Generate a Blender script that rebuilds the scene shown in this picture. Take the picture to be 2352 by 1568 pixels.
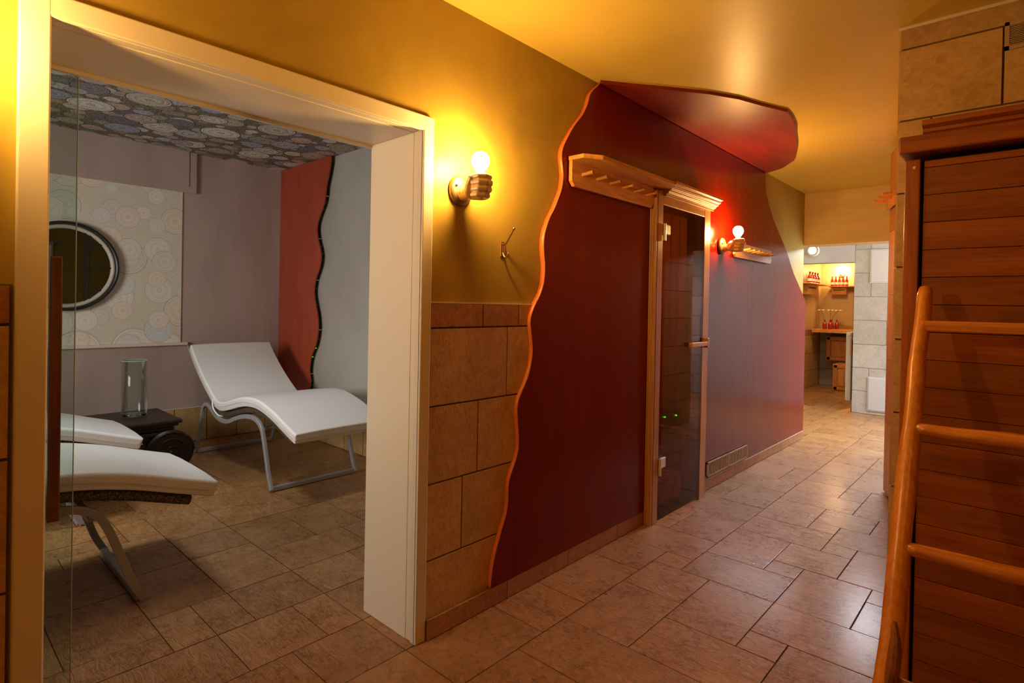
import bpy, bmesh, math, random
from mathutils import Vector, Matrix
random.seed(7)
D = bpy.data
for o in list(D.objects): D.objects.remove(o, do_unlink=True)
SC = bpy.context.scene
COL = SC.collection
PI = math.pi
# ------------------------------------------------------------------ camera
F = 1302.33243
R0 = ((0.73757417, 0.67499324, 0.0191955), (0.01897529, 0.00769755, -0.99979032), (-0.67499947, 0.73778375, -0.00713068))
cam = D.cameras.new('camera'); co = D.objects.new('camera', cam); COL.objects.link(co)
cam.sensor_width = 36.0; cam.sensor_fit = 'HORIZONTAL'; cam.lens = F * 36 / 2352
cam.shift_y = -74.96 / 2352; cam.clip_start = 0.05; cam.clip_end = 100
m = Matrix(((R0[0][0], -R0[1][0], -R0[2][0], 0), (R0[0][1], -R0[1][1], -R0[2][1], 0), (R0[0][2], -R0[1][2], -R0[2][2], 1.32), (0, 0, 0, 1)))
co.matrix_world = m
SC.camera = co
# ------------------------------------------------------------------ world, exposure, large lights
w = D.worlds.new('world'); SC.world = w; w.use_nodes = True
w.node_tree.nodes['Background'].inputs[0].default_value = (.75, .85, 1, 1)
w.node_tree.nodes['Background'].inputs[1].default_value = 0.05
vs = SC.view_settings
SC.display_settings.display_device = 'sRGB'
vs.view_transform = 'Standard'; vs.look = 'None'; vs.exposure = -0.22; vs.gamma = 1.0; vs.use_curve_mapping = False
LAMP_COL = (1.0, .50, .06)
BULB_L = 600.0

def area(name, loc, target, sx, sy, power, col, spread=180):
    l = D.lights.new(name, 'AREA'); l.shape = 'RECTANGLE'; l.size = sx; l.size_y = sy
    l.energy = power; l.color = col; l.spread = math.radians(spread)
    o = D.objects.new(name, l); COL.objects.link(o); o.location = loc
    d = Vector(target) - Vector(loc)
    o.rotation_euler = d.to_track_quat('-Z', 'Y').to_euler()
    return o
def spot(name, loc, target, power, col, size, blend, rad):
    l = D.lights.new(name, 'SPOT'); l.energy = power; l.color = col; l.spot_size = math.radians(size); l.spot_blend = blend; l.shadow_soft_size = rad
    o = D.objects.new(name, l); COL.objects.link(o); o.location = loc
    o.rotation_euler = (Vector(target) - Vector(loc)).to_track_quat('-Z', 'Y').to_euler()
area('recess_fill_light', (-2.25, 9.6, 2.47), (-2.3, 10.6, 0), .5, .5, 26, (1, .62, .28))  # unseen fill added to brighten the recess beyond its own bulb lamp
spot('lounge_downlight', (-3.55, 1.0, 2.62), (-3.85, 1.62, 0), 105, (.95, .98, 1), 86, .75, .20)
area('lounge_fill_light', (-3.3, -1.70, 1.5), (-4.1, 2.3, .9), 1.2, 1.0, 46, (1, .93, .88), 130)  # added fill in front of a solid unseen wall, lifts the lounge walls
area('shower_window_light', (1.2, 7.35, 1.5), (-1.7, 7.1, .5), 1.5, 1.3, 120, (.86, .92, 1))
area('shower_ceiling_light', (-.95, 7.3, 2.44), (-1.05, 4.3, 0), 1.1, .8, 190, (.86, .92, 1))
area('entrance_fill_light', (1.3, -.6, 2.46), (1.3, -.6, 0), .6, .6, 11, (1, .42, .07))  # added orange fill out of view, warms the near floor; no fixture there
area('sauna_fill_light', (-2.6, 4.0, 2.25), (-2.5, 4.6, 0), .3, .3, 42, (1, .55, .2))  # added so the boards show through the brown glass; no lamp is built inside

# ------------------------------------------------------------------ materials
def mat(name):
    M = D.materials.new(name); M.use_nodes = True
    nt = M.node_tree; b = nt.nodes['Principled BSDF']
    return M, nt, b
def N(nt, t, **kw):
    n = nt.nodes.new(t)
    for k, v in kw.items():
        if k[0] == 'i' and k[1:].isdigit(): n.inputs[int(k[1:])].default_value = v
        else: setattr(n, k, v)
    return n
def L(nt, a, ia, b, ib): nt.links.new(a.outputs[ia], b.inputs[ib])
def ramp(nt, pts, src=None, so=0, interp='LINEAR'):
    r = nt.nodes.new('ShaderNodeValToRGB'); e = r.color_ramp; e.interpolation = interp
    while len(e.elements) < len(pts): e.elements.new(.5)
    for x, (p, c) in zip(e.elements, pts):
        x.position = p; x.color = (c, c, c, 1) if isinstance(c, (int, float)) else (*c, 1)
    if src: L(nt, src, so, r, 0)
    return r
def pos(nt, scale=(1, 1, 1), rnd=True):
    g = N(nt, 'ShaderNodeNewGeometry'); mp = N(nt, 'ShaderNodeMapping'); mp.inputs['Scale'].default_value = scale
    if rnd:
        oi = N(nt, 'ShaderNodeObjectInfo'); ml = N(nt, 'ShaderNodeMath', operation='MULTIPLY', i1=37.0)
        L(nt, oi, 'Random', ml, 0); ad = N(nt, 'ShaderNodeVectorMath', operation='ADD')
        L(nt, g, 'Position', ad, 0); L(nt, ml, 0, ad, 1); L(nt, ad, 0, mp, 0)
    else: L(nt, g, 'Position', mp, 0)
    return mp
def noise(nt, src, scale, detail=4, rough=.55, dist=0):
    n = N(nt, 'ShaderNodeTexNoise'); n.inputs['Scale'].default_value = scale; n.inputs['Detail'].default_value = detail
    n.inputs['Roughness'].default_value = rough; n.inputs['Distortion'].default_value = dist
    L(nt, src, 0, n, 0); return n
def bump(nt, b, src, strength, dist=.01, so=0):
    bp = N(nt, 'ShaderNodeBump'); bp.inputs['Strength'].default_value = strength; bp.inputs['Distance'].default_value = dist
    L(nt, src, so, bp, 'Height'); L(nt, bp, 0, b, 'Normal'); return bp
def simple(name, col, rough=.5, metal=0, coat=0, nscale=0, bstr=0, var=0):
    M, nt, b = mat(name)
    b.inputs['Base Color'].default_value = (*col, 1); b.inputs['Roughness'].default_value = rough
    b.inputs['Metallic'].default_value = metal; b.inputs['Coat Weight'].default_value = coat; b.inputs['Coat Roughness'].default_value = .15
    if nscale:
        p = pos(nt, rnd=False); n = noise(nt, p, nscale)
        if bstr: bump(nt, b, n, bstr, .003)
        if var:
            r = ramp(nt, [(.3, tuple(c * (1 - var) for c in col)), (.7, tuple(min(1, c * (1 + var)) for c in col))], n); L(nt, r, 0, b, 'Base Color')
    return M
def stone(name, dark, mid, light, rough=.42, bstr=.35, stretch=(1, 1, 1), fscale=1.0, spec=.5):
    M, nt, b = mat(name)
    p = pos(nt, stretch); n1 = noise(nt, p, 5 * fscale, 6, .62, .6); n2 = noise(nt, p, 34 * fscale, 6, .7, .8)
    mx = N(nt, 'ShaderNodeMath', operation='MULTIPLY_ADD', i1=.6); L(nt, n2, 0, mx, 0)
    m2 = N(nt, 'ShaderNodeMath', operation='MULTIPLY', i1=.45); L(nt, n1, 0, m2, 0); L(nt, m2, 0, mx, 2)
    r = ramp(nt, [(.38, dark), (.5, mid), (.64, light)], mx)
    oi = N(nt, 'ShaderNodeObjectInfo'); mr = N(nt, 'ShaderNodeMapRange'); mr.inputs['To Min'].default_value = .88; mr.inputs['To Max'].default_value = 1.1
    L(nt, oi, 'Random', mr, 0); hs = N(nt, 'ShaderNodeHueSaturation'); L(nt, mr, 0, hs, 'Value'); L(nt, r, 0, hs, 'Color'); L(nt, hs, 0, b, 'Base Color')
    rr = N(nt, 'ShaderNodeMapRange'); rr.inputs['From Min'].default_value = .35; rr.inputs['From Max'].default_value = .65
    rr.inputs['To Min'].default_value = rough - .08; rr.inputs['To Max'].default_value = rough + .16; L(nt, mx, 0, rr, 0); L(nt, rr, 0, b, 'Roughness')
    b.inputs['Specular IOR Level'].default_value = spec
    ps = pos(nt, (.55 * stretch[0], 1.9 * stretch[1], 1.0 * stretch[2])); n3 = noise(nt, ps, 16 * fscale, 5, .62, 1.6)
    mm = N(nt, 'ShaderNodeMath', operation='MULTIPLY_ADD', i1=.9); L(nt, n3, 0, mm, 0); L(nt, mx, 0, mm, 2)
    bump(nt, b, mm, bstr, .012); return M
def wood(name, c1, c2, axis, rough=.4, ring=9, coat=.15, knots=True, bstr=.12):
    M, nt, b = mat(name)
    s = [1.0, 1.0, 1.0]; s[axis] = .06
    p = pos(nt, tuple(s)); n = noise(nt, p, ring * 1.6, 5, .6, .7)
    wv = N(nt, 'ShaderNodeMath', operation='MULTIPLY', i1=ring * 5.0); L(nt, n, 0, wv, 0)
    sn = N(nt, 'ShaderNodeMath', operation='SINE'); L(nt, wv, 0, sn, 0)
    n2 = noise(nt, p, 120, 3, .6)
    ma = N(nt, 'ShaderNodeMath', operation='MULTIPLY_ADD', i1=.16); L(nt, sn, 0, ma, 0); L(nt, n2, 0, ma, 2)
    r = ramp(nt, [(.25, c1), (.72, c2)], ma)
    oi = N(nt, 'ShaderNodeObjectInfo'); mr = N(nt, 'ShaderNodeMapRange'); mr.inputs['To Min'].default_value = .68; mr.inputs['To Max'].default_value = 1.2
    L(nt, oi, 'Random', mr, 0); hs = N(nt, 'ShaderNodeHueSaturation'); L(nt, mr, 0, hs, 'Value'); L(nt, r, 0, hs, 'Color')
    out = hs
    if knots:
        s2 = [1.0, 1.0, 1.0]; s2[axis] = .35
        p2 = pos(nt, tuple(s2)); v = N(nt, 'ShaderNodeTexVoronoi'); v.inputs['Scale'].default_value = 5.5; L(nt, p2, 0, v, 0)
        kr = ramp(nt, [(.045, 1.0), (.085, 0.0)], v)
        mx = N(nt, 'ShaderNodeMix', data_type='RGBA'); L(nt, kr, 0, mx, 0); L(nt, hs, 0, mx, 6)
        mx.inputs[7].default_value = (c1[0] * .3, c1[1] * .25, c1[2] * .2, 1); L(nt, mx, 2, b, 'Base Color')
    else: L(nt, out, 0, b, 'Base Color')
    b.inputs['Roughness'].default_value = rough; b.inputs['Coat Weight'].default_value = coat; b.inputs['Coat Roughness'].default_value = .25
    bump(nt, b, ma, bstr, .002); return M

def plaster(name, c1, c2, rough=.5, stretch=(1, 1, 1), spec=.5, sc=3.0):
    M, nt, b = mat(name)
    p = pos(nt, stretch, rnd=False); n = noise(nt, p, sc, 6, .6, .5); n2 = noise(nt, p, 90, 3, .6)
    r = ramp(nt, [(.35, c1), (.65, c2)], n); L(nt, r, 0, b, 'Base Color')
    b.inputs['Roughness'].default_value = rough; b.inputs['Specular IOR Level'].default_value = spec
    bump(nt, b, n2, .08, .003); return M

def glass_tint(name, col, rough=.0, refl=1.0):
    M, nt, b = mat(name); nt.nodes.remove(b)
    out = nt.nodes['Material Output']
    t = N(nt, 'ShaderNodeBsdfTransparent'); t.inputs[0].default_value = (*col, 1)
    g = N(nt, 'ShaderNodeBsdfGlossy'); g.inputs['Roughness'].default_value = rough; g.inputs[0].default_value = (1, 1, 1, 1)
    fr = N(nt, 'ShaderNodeFresnel'); fr.inputs[0].default_value = 1.5
    mm = N(nt, 'ShaderNodeMath', operation='MULTIPLY', i1=refl); L(nt, fr, 0, mm, 0)
    mx = N(nt, 'ShaderNodeMixShader'); L(nt, mm, 0, mx, 0); L(nt, t, 0, mx, 1); L(nt, g, 0, mx, 2); L(nt, mx, 0, out, 0)
    return M
def emit(name, col, s):
    M, nt, b = mat(name); b.inputs['Base Color'].default_value = (0, 0, 0, 1)
    b.inputs['Emission Color'].default_value = (*col, 1); b.inputs['Emission Strength'].default_value = s; return M

def circles(name, axes, palettes, layers, rough=.7, swirl=0.0, inkdark=.05, soft=1.0):
    """printed wallpaper of overlapping round motifs: stacked layers of voronoi discs with rings"""
    M, nt, b = mat(name)
    g = N(nt, 'ShaderNodeNewGeometry'); sx = N(nt, 'ShaderNodeSeparateXYZ'); L(nt, g, 'Position', sx, 0)
    cb = N(nt, 'ShaderNodeCombineXYZ'); L(nt, sx, axes[0], cb, 0); L(nt, sx, axes[1], cb, 1)
    nz = N(nt, 'ShaderNodeTexNoise'); nz.inputs['Scale'].default_value = 22; nz.inputs['Detail'].default_value = 3; L(nt, cb, 0, nz, 0)
    curl = N(nt, 'ShaderNodeMath', operation='MULTIPLY', i1=60.0); L(nt, nz, 0, curl, 0)
    cs = N(nt, 'ShaderNodeMath', operation='SINE'); L(nt, curl, 0, cs, 0)
    base = ramp(nt, [(.0, palettes[0][0]), (1.0, palettes[0][1])], cs)
    cur = base
    for i, (sc, rad, pal) in enumerate(layers):
        mp = N(nt, 'ShaderNodeMapping'); mp.inputs['Location'].default_value = (i * 3.71, i * 5.13, 0); L(nt, cb, 0, mp, 0)
        v = N(nt, 'ShaderNodeTexVoronoi', voronoi_dimensions='2D'); v.inputs['Scale'].default_value = sc; v.inputs['Randomness'].default_value = .55
        L(nt, mp, 0, v, 'Vector')
        # random radius per cell
        sc_ = N(nt, 'ShaderNodeSeparateColor'); L(nt, v, 'Color', sc_, 0)
        rr = N(nt, 'ShaderNodeMapRange'); rr.inputs['To Min'].default_value = rad * .38; rr.inputs['To Max'].default_value = rad; L(nt, sc_, 0, rr, 0)
        dv = N(nt, 'ShaderNodeMath', operation='DIVIDE'); L(nt, v, 'Distance', dv, 0); L(nt, rr, 0, dv, 1)
        ins = N(nt, 'ShaderNodeMath', operation='LESS_THAN', i1=1.0); L(nt, dv, 0, ins, 0)
        c = ramp(nt, [(k / max(1, len(pal) - 1), q) for k, q in enumerate(pal)], sc_, 1)
        rings = ramp(nt, [(q_, 1 + (v_ - 1) * soft) for q_, v_ in [(0, .95), (.18, .7), (.22, 1.12), (.45, 1.0), (.6, .78), (.64, 1.1), (.82, .95), (.85, .45), (.88, 1.45)]] + [(.965, inkdark), (1.0, (.6 + inkdark) / 2)], dv)
        # engraved swirls inside some discs
        sw = N(nt, 'ShaderNodeMath', operation='MULTIPLY_ADD', i1=swirl, i2=1.0); L(nt, cs, 0, sw, 0)
        m1 = N(nt, 'ShaderNodeVectorMath', operation='MULTIPLY'); L(nt, c, 0, m1, 0); L(nt, rings, 0, m1, 1)
        m2 = N(nt, 'ShaderNodeVectorMath', operation='SCALE'); L(nt, m1, 0, m2, 0); L(nt, sw, 0, m2, 'Scale')
        mx = N(nt, 'ShaderNodeMix', data_type='RGBA'); L(nt, ins, 0, mx, 0); L(nt, cur, 2 if i else 0, mx, 6); L(nt, m2, 0, mx, 7)
        cur = mx
    L(nt, cur, 2, b, 'Base Color'); b.inputs['Roughness'].default_value = rough
    return M

M_OCHRE = plaster('ochre_plaster', (.36, .245, .045), (.45, .31, .055), .42, sc=2.2, spec=.2)
M_CEIL = plaster('ceiling_paint', (.74, .55, .11), (.78, .59, .13), .38, sc=1.5, spec=.22)
M_MAUVE = plaster('mauve_plaster', (.42, .325, .275), (.50, .39, .34), .42, (1, 1, .25), sc=3)
M_GREY = plaster('grey_plaster', (.40, .375, .32), (.45, .425, .365), .42, sc=2)
M_COOL = plaster('white_plaster', (.46, .46, .49), (.50, .50, .53), .6)
M_FAR = plaster('golden_plaster', (.58, .40, .18), (.66, .47, .23), .5, sc=3)
M_RED = plaster('red_lacquer', (.15, .0032, .0003), (.185, .0045, .0004), .20, (1, 1.4, .15), .28, sc=6)
M_REDC = plaster('red_lacquer_ceiling', (.18, .008, .001), (.28, .020, .0015), .40, (1.6, .5, 1), .6, sc=5)
M_REDL = plaster('orange_red_lacquer', (.36, .055, .022), (.42, .07, .03), .38, (1, 1, .3), .4, sc=5)
M_EDGE = simple('lamplit_edge', (.75, .20, .05), .3)  # orange put into the colour for lamplight on the panel's side edge
M_FLOOR = stone('floor_slate_tile', (.26, .112, .030), (.37, .175, .054), (.47, .255, .10), .26, 1.0, (1, 1, 1), .9)
M_FLOOR.node_tree.nodes['Principled BSDF'].inputs['Coat Weight'].default_value = .3
M_FLOOR.node_tree.nodes['Principled BSDF'].inputs['Coat Roughness'].default_value = .22
M_TILE = stone('sandstone_wall_tile', (.42, .24, .085), (.53, .32, .12), (.62, .41, .18), .48, .35, (1, 1.2, 1.2), .8)
M_TILED = stone('rust_border_tile', (.22, .080, .025), (.36, .15, .05), (.46, .22, .085), .45, .3)
M_TILEG = stone('pale_wall_tile', (.36, .35, .33), (.43, .42, .40), (.50, .49, .47), .45, .25)
M_GROUT = simple('brown_grout', (.13, .078, .042), .85)
M_GROUTG = simple('grey_grout', (.33, .31, .28), .85)
M_WHITE = simple('cream_gloss_paint', (.71, .63, .48), .30, coat=.2)
M_WLINE = simple('pale_silicone', (.75, .68, .55), .4)
M_PINE = wood('varnished_pine_upright', (.50, .21, .055), (.68, .34, .10), 2, .36, 6)
M_PINEY = wood('varnished_pine_lengthwise', (.50, .21, .055), (.68, .34, .10), 1, .36, 6)
M_CEDAR = wood('red_cedar_board', (.22, .050, .009), (.34, .095, .018), 0, .42, 5, knots=False, coat=.08)
M_CEDARZ = wood('red_cedar_post', (.26, .066, .016), (.40, .115, .03), 2, .4, 7, knots=False)
M_LADDER = wood('orange_branch_wood', (.62, .19, .022), (.82, .32, .05), 2, .32, 6, coat=.4, knots=False)
M_RUNG = wood('branch_rung_wood', (.46, .15, .025), (.70, .27, .06), 0, .35, 6, coat=.3, knots=False)
M_DOORW = wood('orange_plank_wood', (.52, .19, .035), (.66, .27, .06), 2, .4, 5, knots=False)
M_SAUNA = wood('dark_sauna_board', (.22, .10, .045), (.34, .17, .075), 2, .5, 6, coat=0)
M_DARKW = wood('dark_carved_wood', (.010, .005, .003), (.028, .014, .008), 1, .42, 8, coat=.04, knots=False, bstr=.5)
M_CHROME = simple('polished_chrome', (.80, .78, .72), .30, .55)
M_NICKEL = simple('brass_nickel', (.62, .45, .22), .28, 1)
M_BRONZE = simple('bronze_plate', (.30, .20, .10), .38, .8)
M_RESIN = simple('tan_resin_hand', (.66, .45, .22), .35, .25, .3, 60, .2)
M_ALU = simple('grey_powder_coat', (.36, .36, .37), .38, .3)
M_LEATH = simple('white_leatherette', (.80, .80, .77), .42, 0, .1, 5, .25)
M_SEAM = simple('grey_seam_piping', (.58, .52, .44), .6)
M_ELAST = simple('white_elastic', (.85, .85, .85), .6)
M_BLACK = simple('black_rim', (.02, .018, .016), .4)
M_RINGL = simple('aged_pale_ring', (.60, .54, .46), .45, .1)
M_MIRROR = simple('mirror_glass', (.17, .17, .18), .02, 1)
M_PLWH = simple('white_enamel', (.56, .57, .61), .4)
M_VENT = simple('tan_vent_plastic', (.50, .36, .22), .5)
M_DARK = simple('dark_void', (.015, .012, .01), .9)
M_BOTT = simple('red_bottle_glass', (.42, .01, .012), .12, 0, .6)
M_LABEL = simple('white_bottle_label', (.85, .80, .72), .6)
M_CANVAS = simple('cream_canvas', (.6, .5, .35), .6)
M_BULB = emit('lit_bulb', (1.0, .56, .17), BULB_L)
M_BULBW = emit('lit_bulb_warm_white', (1.0, .58, .22), 230)
M_LED = emit('green_led', (.02, 1.0, .10), 40)
M_LED2 = emit('soft_green_led', (.02, .8, .08), 1.6)
M_LEDS = emit('green_led_strip', (.0, .55, .03), .12)
M_SGLASS = glass_tint('brown_tinted_glass', (.42, .22, .10), 0, .38)
M_CGLASS = glass_tint('clear_glass', (.86, .93, .89), 0, 1.0)
M_GEDGE = simple('green_glass_edge', (.45, .60, .52), .15)
M_TUMB = glass_tint('vase_glass', (.93, .96, .95), 0, .45)
M_STEM = simple('green_stem', (.10, .16, .03), .6)
M_PETAL = simple('pale_petal', (.80, .68, .30), .6)
M_TOWEL = simple('brown_towel', (.55, .26, .10), .9)
PC = [(.46, .42, .32), (.16, .155, .19), (.62, .57, .46), (.32, .36, .46), (.52, .38, .28), (.30, .26, .18), (.66, .64, .58)]
M_WALLP = circles('agate_wallpaper', (0, 1), [((.07, .066, .055), (.36, .32, .23))],
    [(6.0, .42, PC), (4.4, .42, PC[::-1]), (3.2, .40, PC[2:] + PC[:2]), (2.3, .37, PC[1:] + [(.62, .60, .54)])], .6, .38, .02, 1.35)
PL = [(.80, .70, .55), (.70, .66, .56), (.84, .76, .64), (.70, .72, .68), (.82, .70, .58)]
M_WALLL = circles('pale_agate_wallpaper', (1, 2), [((.68, .64, .50), (.76, .73, .60))],
    [(2.5, .41, PL), (3.1, .40, PL[::-1]), (3.7, .38, PL[1:] + PL[:1])], .6, .035, .76, .4)
# rattan
M_RATT, nt, b = mat('woven_rattan')
p = pos(nt, (1, 1, 1), rnd=False); wv = N(nt, 'ShaderNodeTexVoronoi'); wv.inputs['Scale'].default_value = 130; L(nt, p, 0, wv, 0)
r = ramp(nt, [(.1, (.26, .19, .11)), (.6, (.035, .022, .014))], wv); L(nt, r, 0, b, 'Base Color'); b.inputs['Roughness'].default_value = .5; bump(nt, b, wv, .8, .004)

# ------------------------------------------------------------------ mesh helpers
def obj(name, bm, m, parent=None, smooth=False, mods=None):
    me = D.meshes.new(name); bm.to_mesh(me); bm.free()
    if smooth:
        for pl in me.polygons: pl.use_smooth = True
    if m: me.materials.append(m)
    o = D.objects.new(name, me); COL.objects.link(o)
    if parent: o.parent = parent
    return o
def inst(name, me, loc, parent=None, rot=None):
    o = D.objects.new(name, me); COL.objects.link(o); o.location = loc
    if rot: o.rotation_euler = rot
    if parent: o.parent = parent
    return o
def box(bm, x0, x1, y0, y1, z0, z1, bev=0):
    t = bm if not bev else bmesh.new()
    v = [t.verts.new(c) for c in ((x0, y0, z0), (x1, y0, z0), (x1, y1, z0), (x0, y1, z0), (x0, y0, z1), (x1, y0, z1), (x1, y1, z1), (x0, y1, z1))]
    for f in ((3, 2, 1, 0), (4, 5, 6, 7), (0, 1, 5, 4), (1, 2, 6, 5), (2, 3, 7, 6), (3, 0, 4, 7)): t.faces.new([v[i] for i in f])
    if bev:
        bmesh.ops.bevel(t, geom=list(t.edges), offset=bev, segments=2, profile=.6, affect='EDGES')
        me = D.meshes.new('tmp'); t.to_mesh(me); t.free(); bm.from_mesh(me); D.meshes.remove(me)
    return bm
def B(*a, **k): return box(bmesh.new(), *a, **k)
def prism(bm, poly, to3, depthvec, bev=0):
    """polygon (list of 2D) mapped by to3 -> 3D, extruded along depthvec"""
    t = bmesh.new()
    d = Vector(depthvec)
    a = [t.verts.new(to3(p)) for p in poly]; c = [t.verts.new(Vector(to3(p)) + d) for p in poly]
    t.faces.new(a); t.faces.new(c[::-1])
    n = len(a)
    for i in range(n): t.faces.new((a[i], c[i], c[(i + 1) % n], a[(i + 1) % n]))
    bmesh.ops.recalc_face_normals(t, faces=t.faces)
    if bev:
        es = [e for e in t.edges if all(v in c or v in a for v in e.verts) and any(f.calc_area() > 0 and len(f.verts) > 4 for f in e.link_faces)]
        bmesh.ops.bevel(t, geom=es, offset=bev, segments=2, profile=.6, affect='EDGES')
    me = D.meshes.new('tmp'); t.to_mesh(me); t.free(); bm.from_mesh(me); D.meshes.remove(me)
    return bm
def cyl(bm, p0, p1, r0, r1=None, seg=20, caps=True):
    p0 = Vector(p0); p1 = Vector(p1); r1 = r0 if r1 is None else r1
    q = (p1 - p0).to_track_quat('Z', 'Y')
    A = [bm.verts.new(p0 + q @ Vector((r0 * math.cos(2 * PI * i / seg), r0 * math.sin(2 * PI * i / seg), 0))) for i in range(seg)]
    C = [bm.verts.new(p1 + q @ Vector((r1 * math.cos(2 * PI * i / seg), r1 * math.sin(2 * PI * i / seg), 0))) for i in range(seg)]
    for i in range(seg): bm.faces.new((A[i], A[(i + 1) % seg], C[(i + 1) % seg], C[i]))
    if caps: bm.faces.new(A[::-1]); bm.faces.new(C)
    return bm
def lathe(bm, prof, c=(0, 0, 0), axis='Z', seg=28):
    """prof: list of (r, h). closed at the ends when r==0"""
    c = Vector(c); rings = []
    def P(r, h, a):
        u, v = r * math.cos(a), r * math.sin(a)
        return c + (Vector((u, v, h)) if axis == 'Z' else Vector((h, u, v)) if axis == 'X' else Vector((u, h, v)))
    for r, h in prof:
        rings.append([bm.verts.new(P(0, h, 0))] if r < 1e-6 else [bm.verts.new(P(r, h, 2 * PI * i / seg)) for i in range(seg)])
    for A, C in zip(rings, rings[1:]):
        for i in range(seg):
            j = (i + 1) % seg
            if len(A) == 1 and len(C) == 1: continue
            if len(A) == 1: bm.faces.new((A[0], C[j], C[i]))
            elif len(C) == 1: bm.faces.new((A[i], A[j], C[0]))
            else: bm.faces.new((A[i], A[j], C[j], C[i]))
    bmesh.ops.recalc_face_normals(bm, faces=bm.faces)
    return bm
def catmull(pts, n=6):
    pts = [Vector(p) for p in pts]; out = []
    for i in range(len(pts) - 1):
        a = pts[max(0, i - 1)]; b = pts[i]; c = pts[i + 1]; d = pts[min(len(pts) - 1, i + 2)]
        for k in range(n):
            t = k / n
            out.append(.5 * ((2 * b) + (c - a) * t + (2 * a - 5 * b + 4 * c - d) * t * t + (3 * b - a - 3 * c + d) * t ** 3))
    out.append(pts[-1]); return out
def sweep(bm, path, w, h, up=Vector((0, 0, 1)), side=None, closed_sec=None):
    """rectangular bar swept along path; side = fixed sideways axis (width w), thickness h in the path plane"""
    path = [Vector(p) for p in path]; rings = []
    for i, p in enumerate(path):
        t = (path[min(i + 1, len(path) - 1)] - path[max(0, i - 1)]).normalized()
        s = Vector(side).normalized() if side is not None else t.cross(up).normalized()
        nrm = s.cross(t).normalized()
        rings.append([bm.verts.new(p + s * (a * w / 2) + nrm * (c * h / 2)) for a, c in ((-1, -1), (1, -1), (1, 1), (-1, 1))])
    for A, C in zip(rings, rings[1:]):
        for i in range(4): bm.faces.new((A[i], A[(i + 1) % 4], C[(i + 1) % 4], C[i]))
    bm.faces.new(rings[0][::-1]); bm.faces.new(rings[-1])
    bmesh.ops.recalc_face_normals(bm, faces=bm.faces)
    return bm
def tube(bm, path, rad, seg=12):
    path = [Vector(p) for p in path]; rings = []
    if not hasattr(rad, '__len__'): rad = [rad] * len(path)
    ref = None
    for i, p in enumerate(path):
        t = (path[min(i + 1, len(path) - 1)] - path[max(0, i - 1)]).normalized()
        if ref is None: ref = t.orthogonal().normalized()
        ref = (ref - t * ref.dot(t)).normalized(); s = t.cross(ref)
        rings.append([bm.verts.new(p + (ref * math.cos(2 * PI * k / seg) + s * math.sin(2 * PI * k / seg)) * rad[i]) for k in range(seg)])
    for A, C in zip(rings, rings[1:]):
        for i in range(seg): bm.faces.new((A[i], A[(i + 1) % seg], C[(i + 1) % seg], C[i]))
    bm.faces.new(rings[0][::-1]); bm.faces.new(rings[-1])
    bmesh.ops.recalc_face_normals(bm, faces=bm.faces)
    return bm
def setbevel(o, w=.004, seg=2):
    md = o.modifiers.new('bevel', 'BEVEL'); md.width = w; md.segments = seg; md.limit_method = 'ANGLE'; return o
def struct(o): o['kind'] = 'structure'; return o
def tag(o, label, cat, group=None):
    o['label'] = label; o['category'] = cat
    if group: o['group'] = group
    return o
def thing(name, loc, label, cat, group=None, rotz=0, rot=None):
    o = D.objects.new(name, None); COL.objects.link(o); o.location = loc; o.empty_display_size = .1
    o.rotation_euler = rot if rot else (0, 0, rotz)
    return tag(o, label, cat, group)
def dup(src, loc, label, rot=None, parent=None):
    def cp(o, par):
        c = o.copy(); COL.objects.link(c); c.parent = par
        for ch in o.children: cp(ch, c)
        return c
    r = cp(src, parent); r.location = loc
    if rot: r.rotation_euler = rot
    if label: r['label'] = label
    return r

# ------------------------------------------------------------------ SETTING: shell
XM = -1.739      # plaster face of the long wall
XB = -2.07       # its lounge side
ZC = 2.52        # ceiling
LX, LY, LZ = -5.72, 2.743, 2.655   # lounge window wall, side wall, ceiling
floor = struct(obj('floor', B(-6.1, 3.4, -2.9, 11.6, -.10, -.006), M_GROUT))
YA, YB = .25, 1.37          # lounge opening
ZL = 1.984
SA, SB, SZ = 3.185, 3.80, 1.955   # sauna door opening
wl = bmesh.new()
box(wl, XB, XM, -2.7, YA - .02, 0, ZC)
box(wl, XB, XM, YA - .02, YB + .02, ZL + .02, ZC)
box(wl, XB, XM, YB + .02, 2.92, 0, ZC)
box(wl, -1.79, XM, 2.92, SA, 0, ZC)
box(wl, -1.79, XM, SA, SB, SZ, ZC)
box(wl, -1.79, XM, SB, 6.34, 0, ZC)
wall_left = struct(obj('wall_left', wl, M_OCHRE))
ceil = struct(obj('ceiling', B(XB, 3.2, -2.7, 6.56, ZC, 2.62), M_CEIL))
struct(obj('ceiling_shower', B(-2.9, 3.2, 6.56, 11.4, ZC, 2.62), M_COOL))
struct(obj('ceiling_lounge', B(-6.0, XB, -2.0, LY, LZ, 2.75), M_WALLP))
struct(obj('wall_lounge_window', B(-5.95, LX, -2.0, LY, .32, LZ), M_MAUVE))
struct(obj('wall_lounge_side', B(-5.95, XB, LY, LY + .16, 0, LZ), M_GREY))
struct(obj('wall_lounge_front', B(-5.95, XB, -2.0, -1.85, 0, LZ), M_GREY))
lw = struct(obj('wall_lounge_base', B(-5.95, LX + .002, -1.85, LY, 0, .32), M_GROUT))
struct(obj('trim_1', B(XB - .002, XB + .004, YB + .02, LY, ZC, LZ), M_GREY))
struct(obj('wall_back', B(XB, 3.2, -2.85, -2.7, 0, ZC), M_OCHRE))
struct(obj('wall_right', B(2.6, 2.75, -2.7, 6.3, 0, ZC), M_OCHRE))
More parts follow.
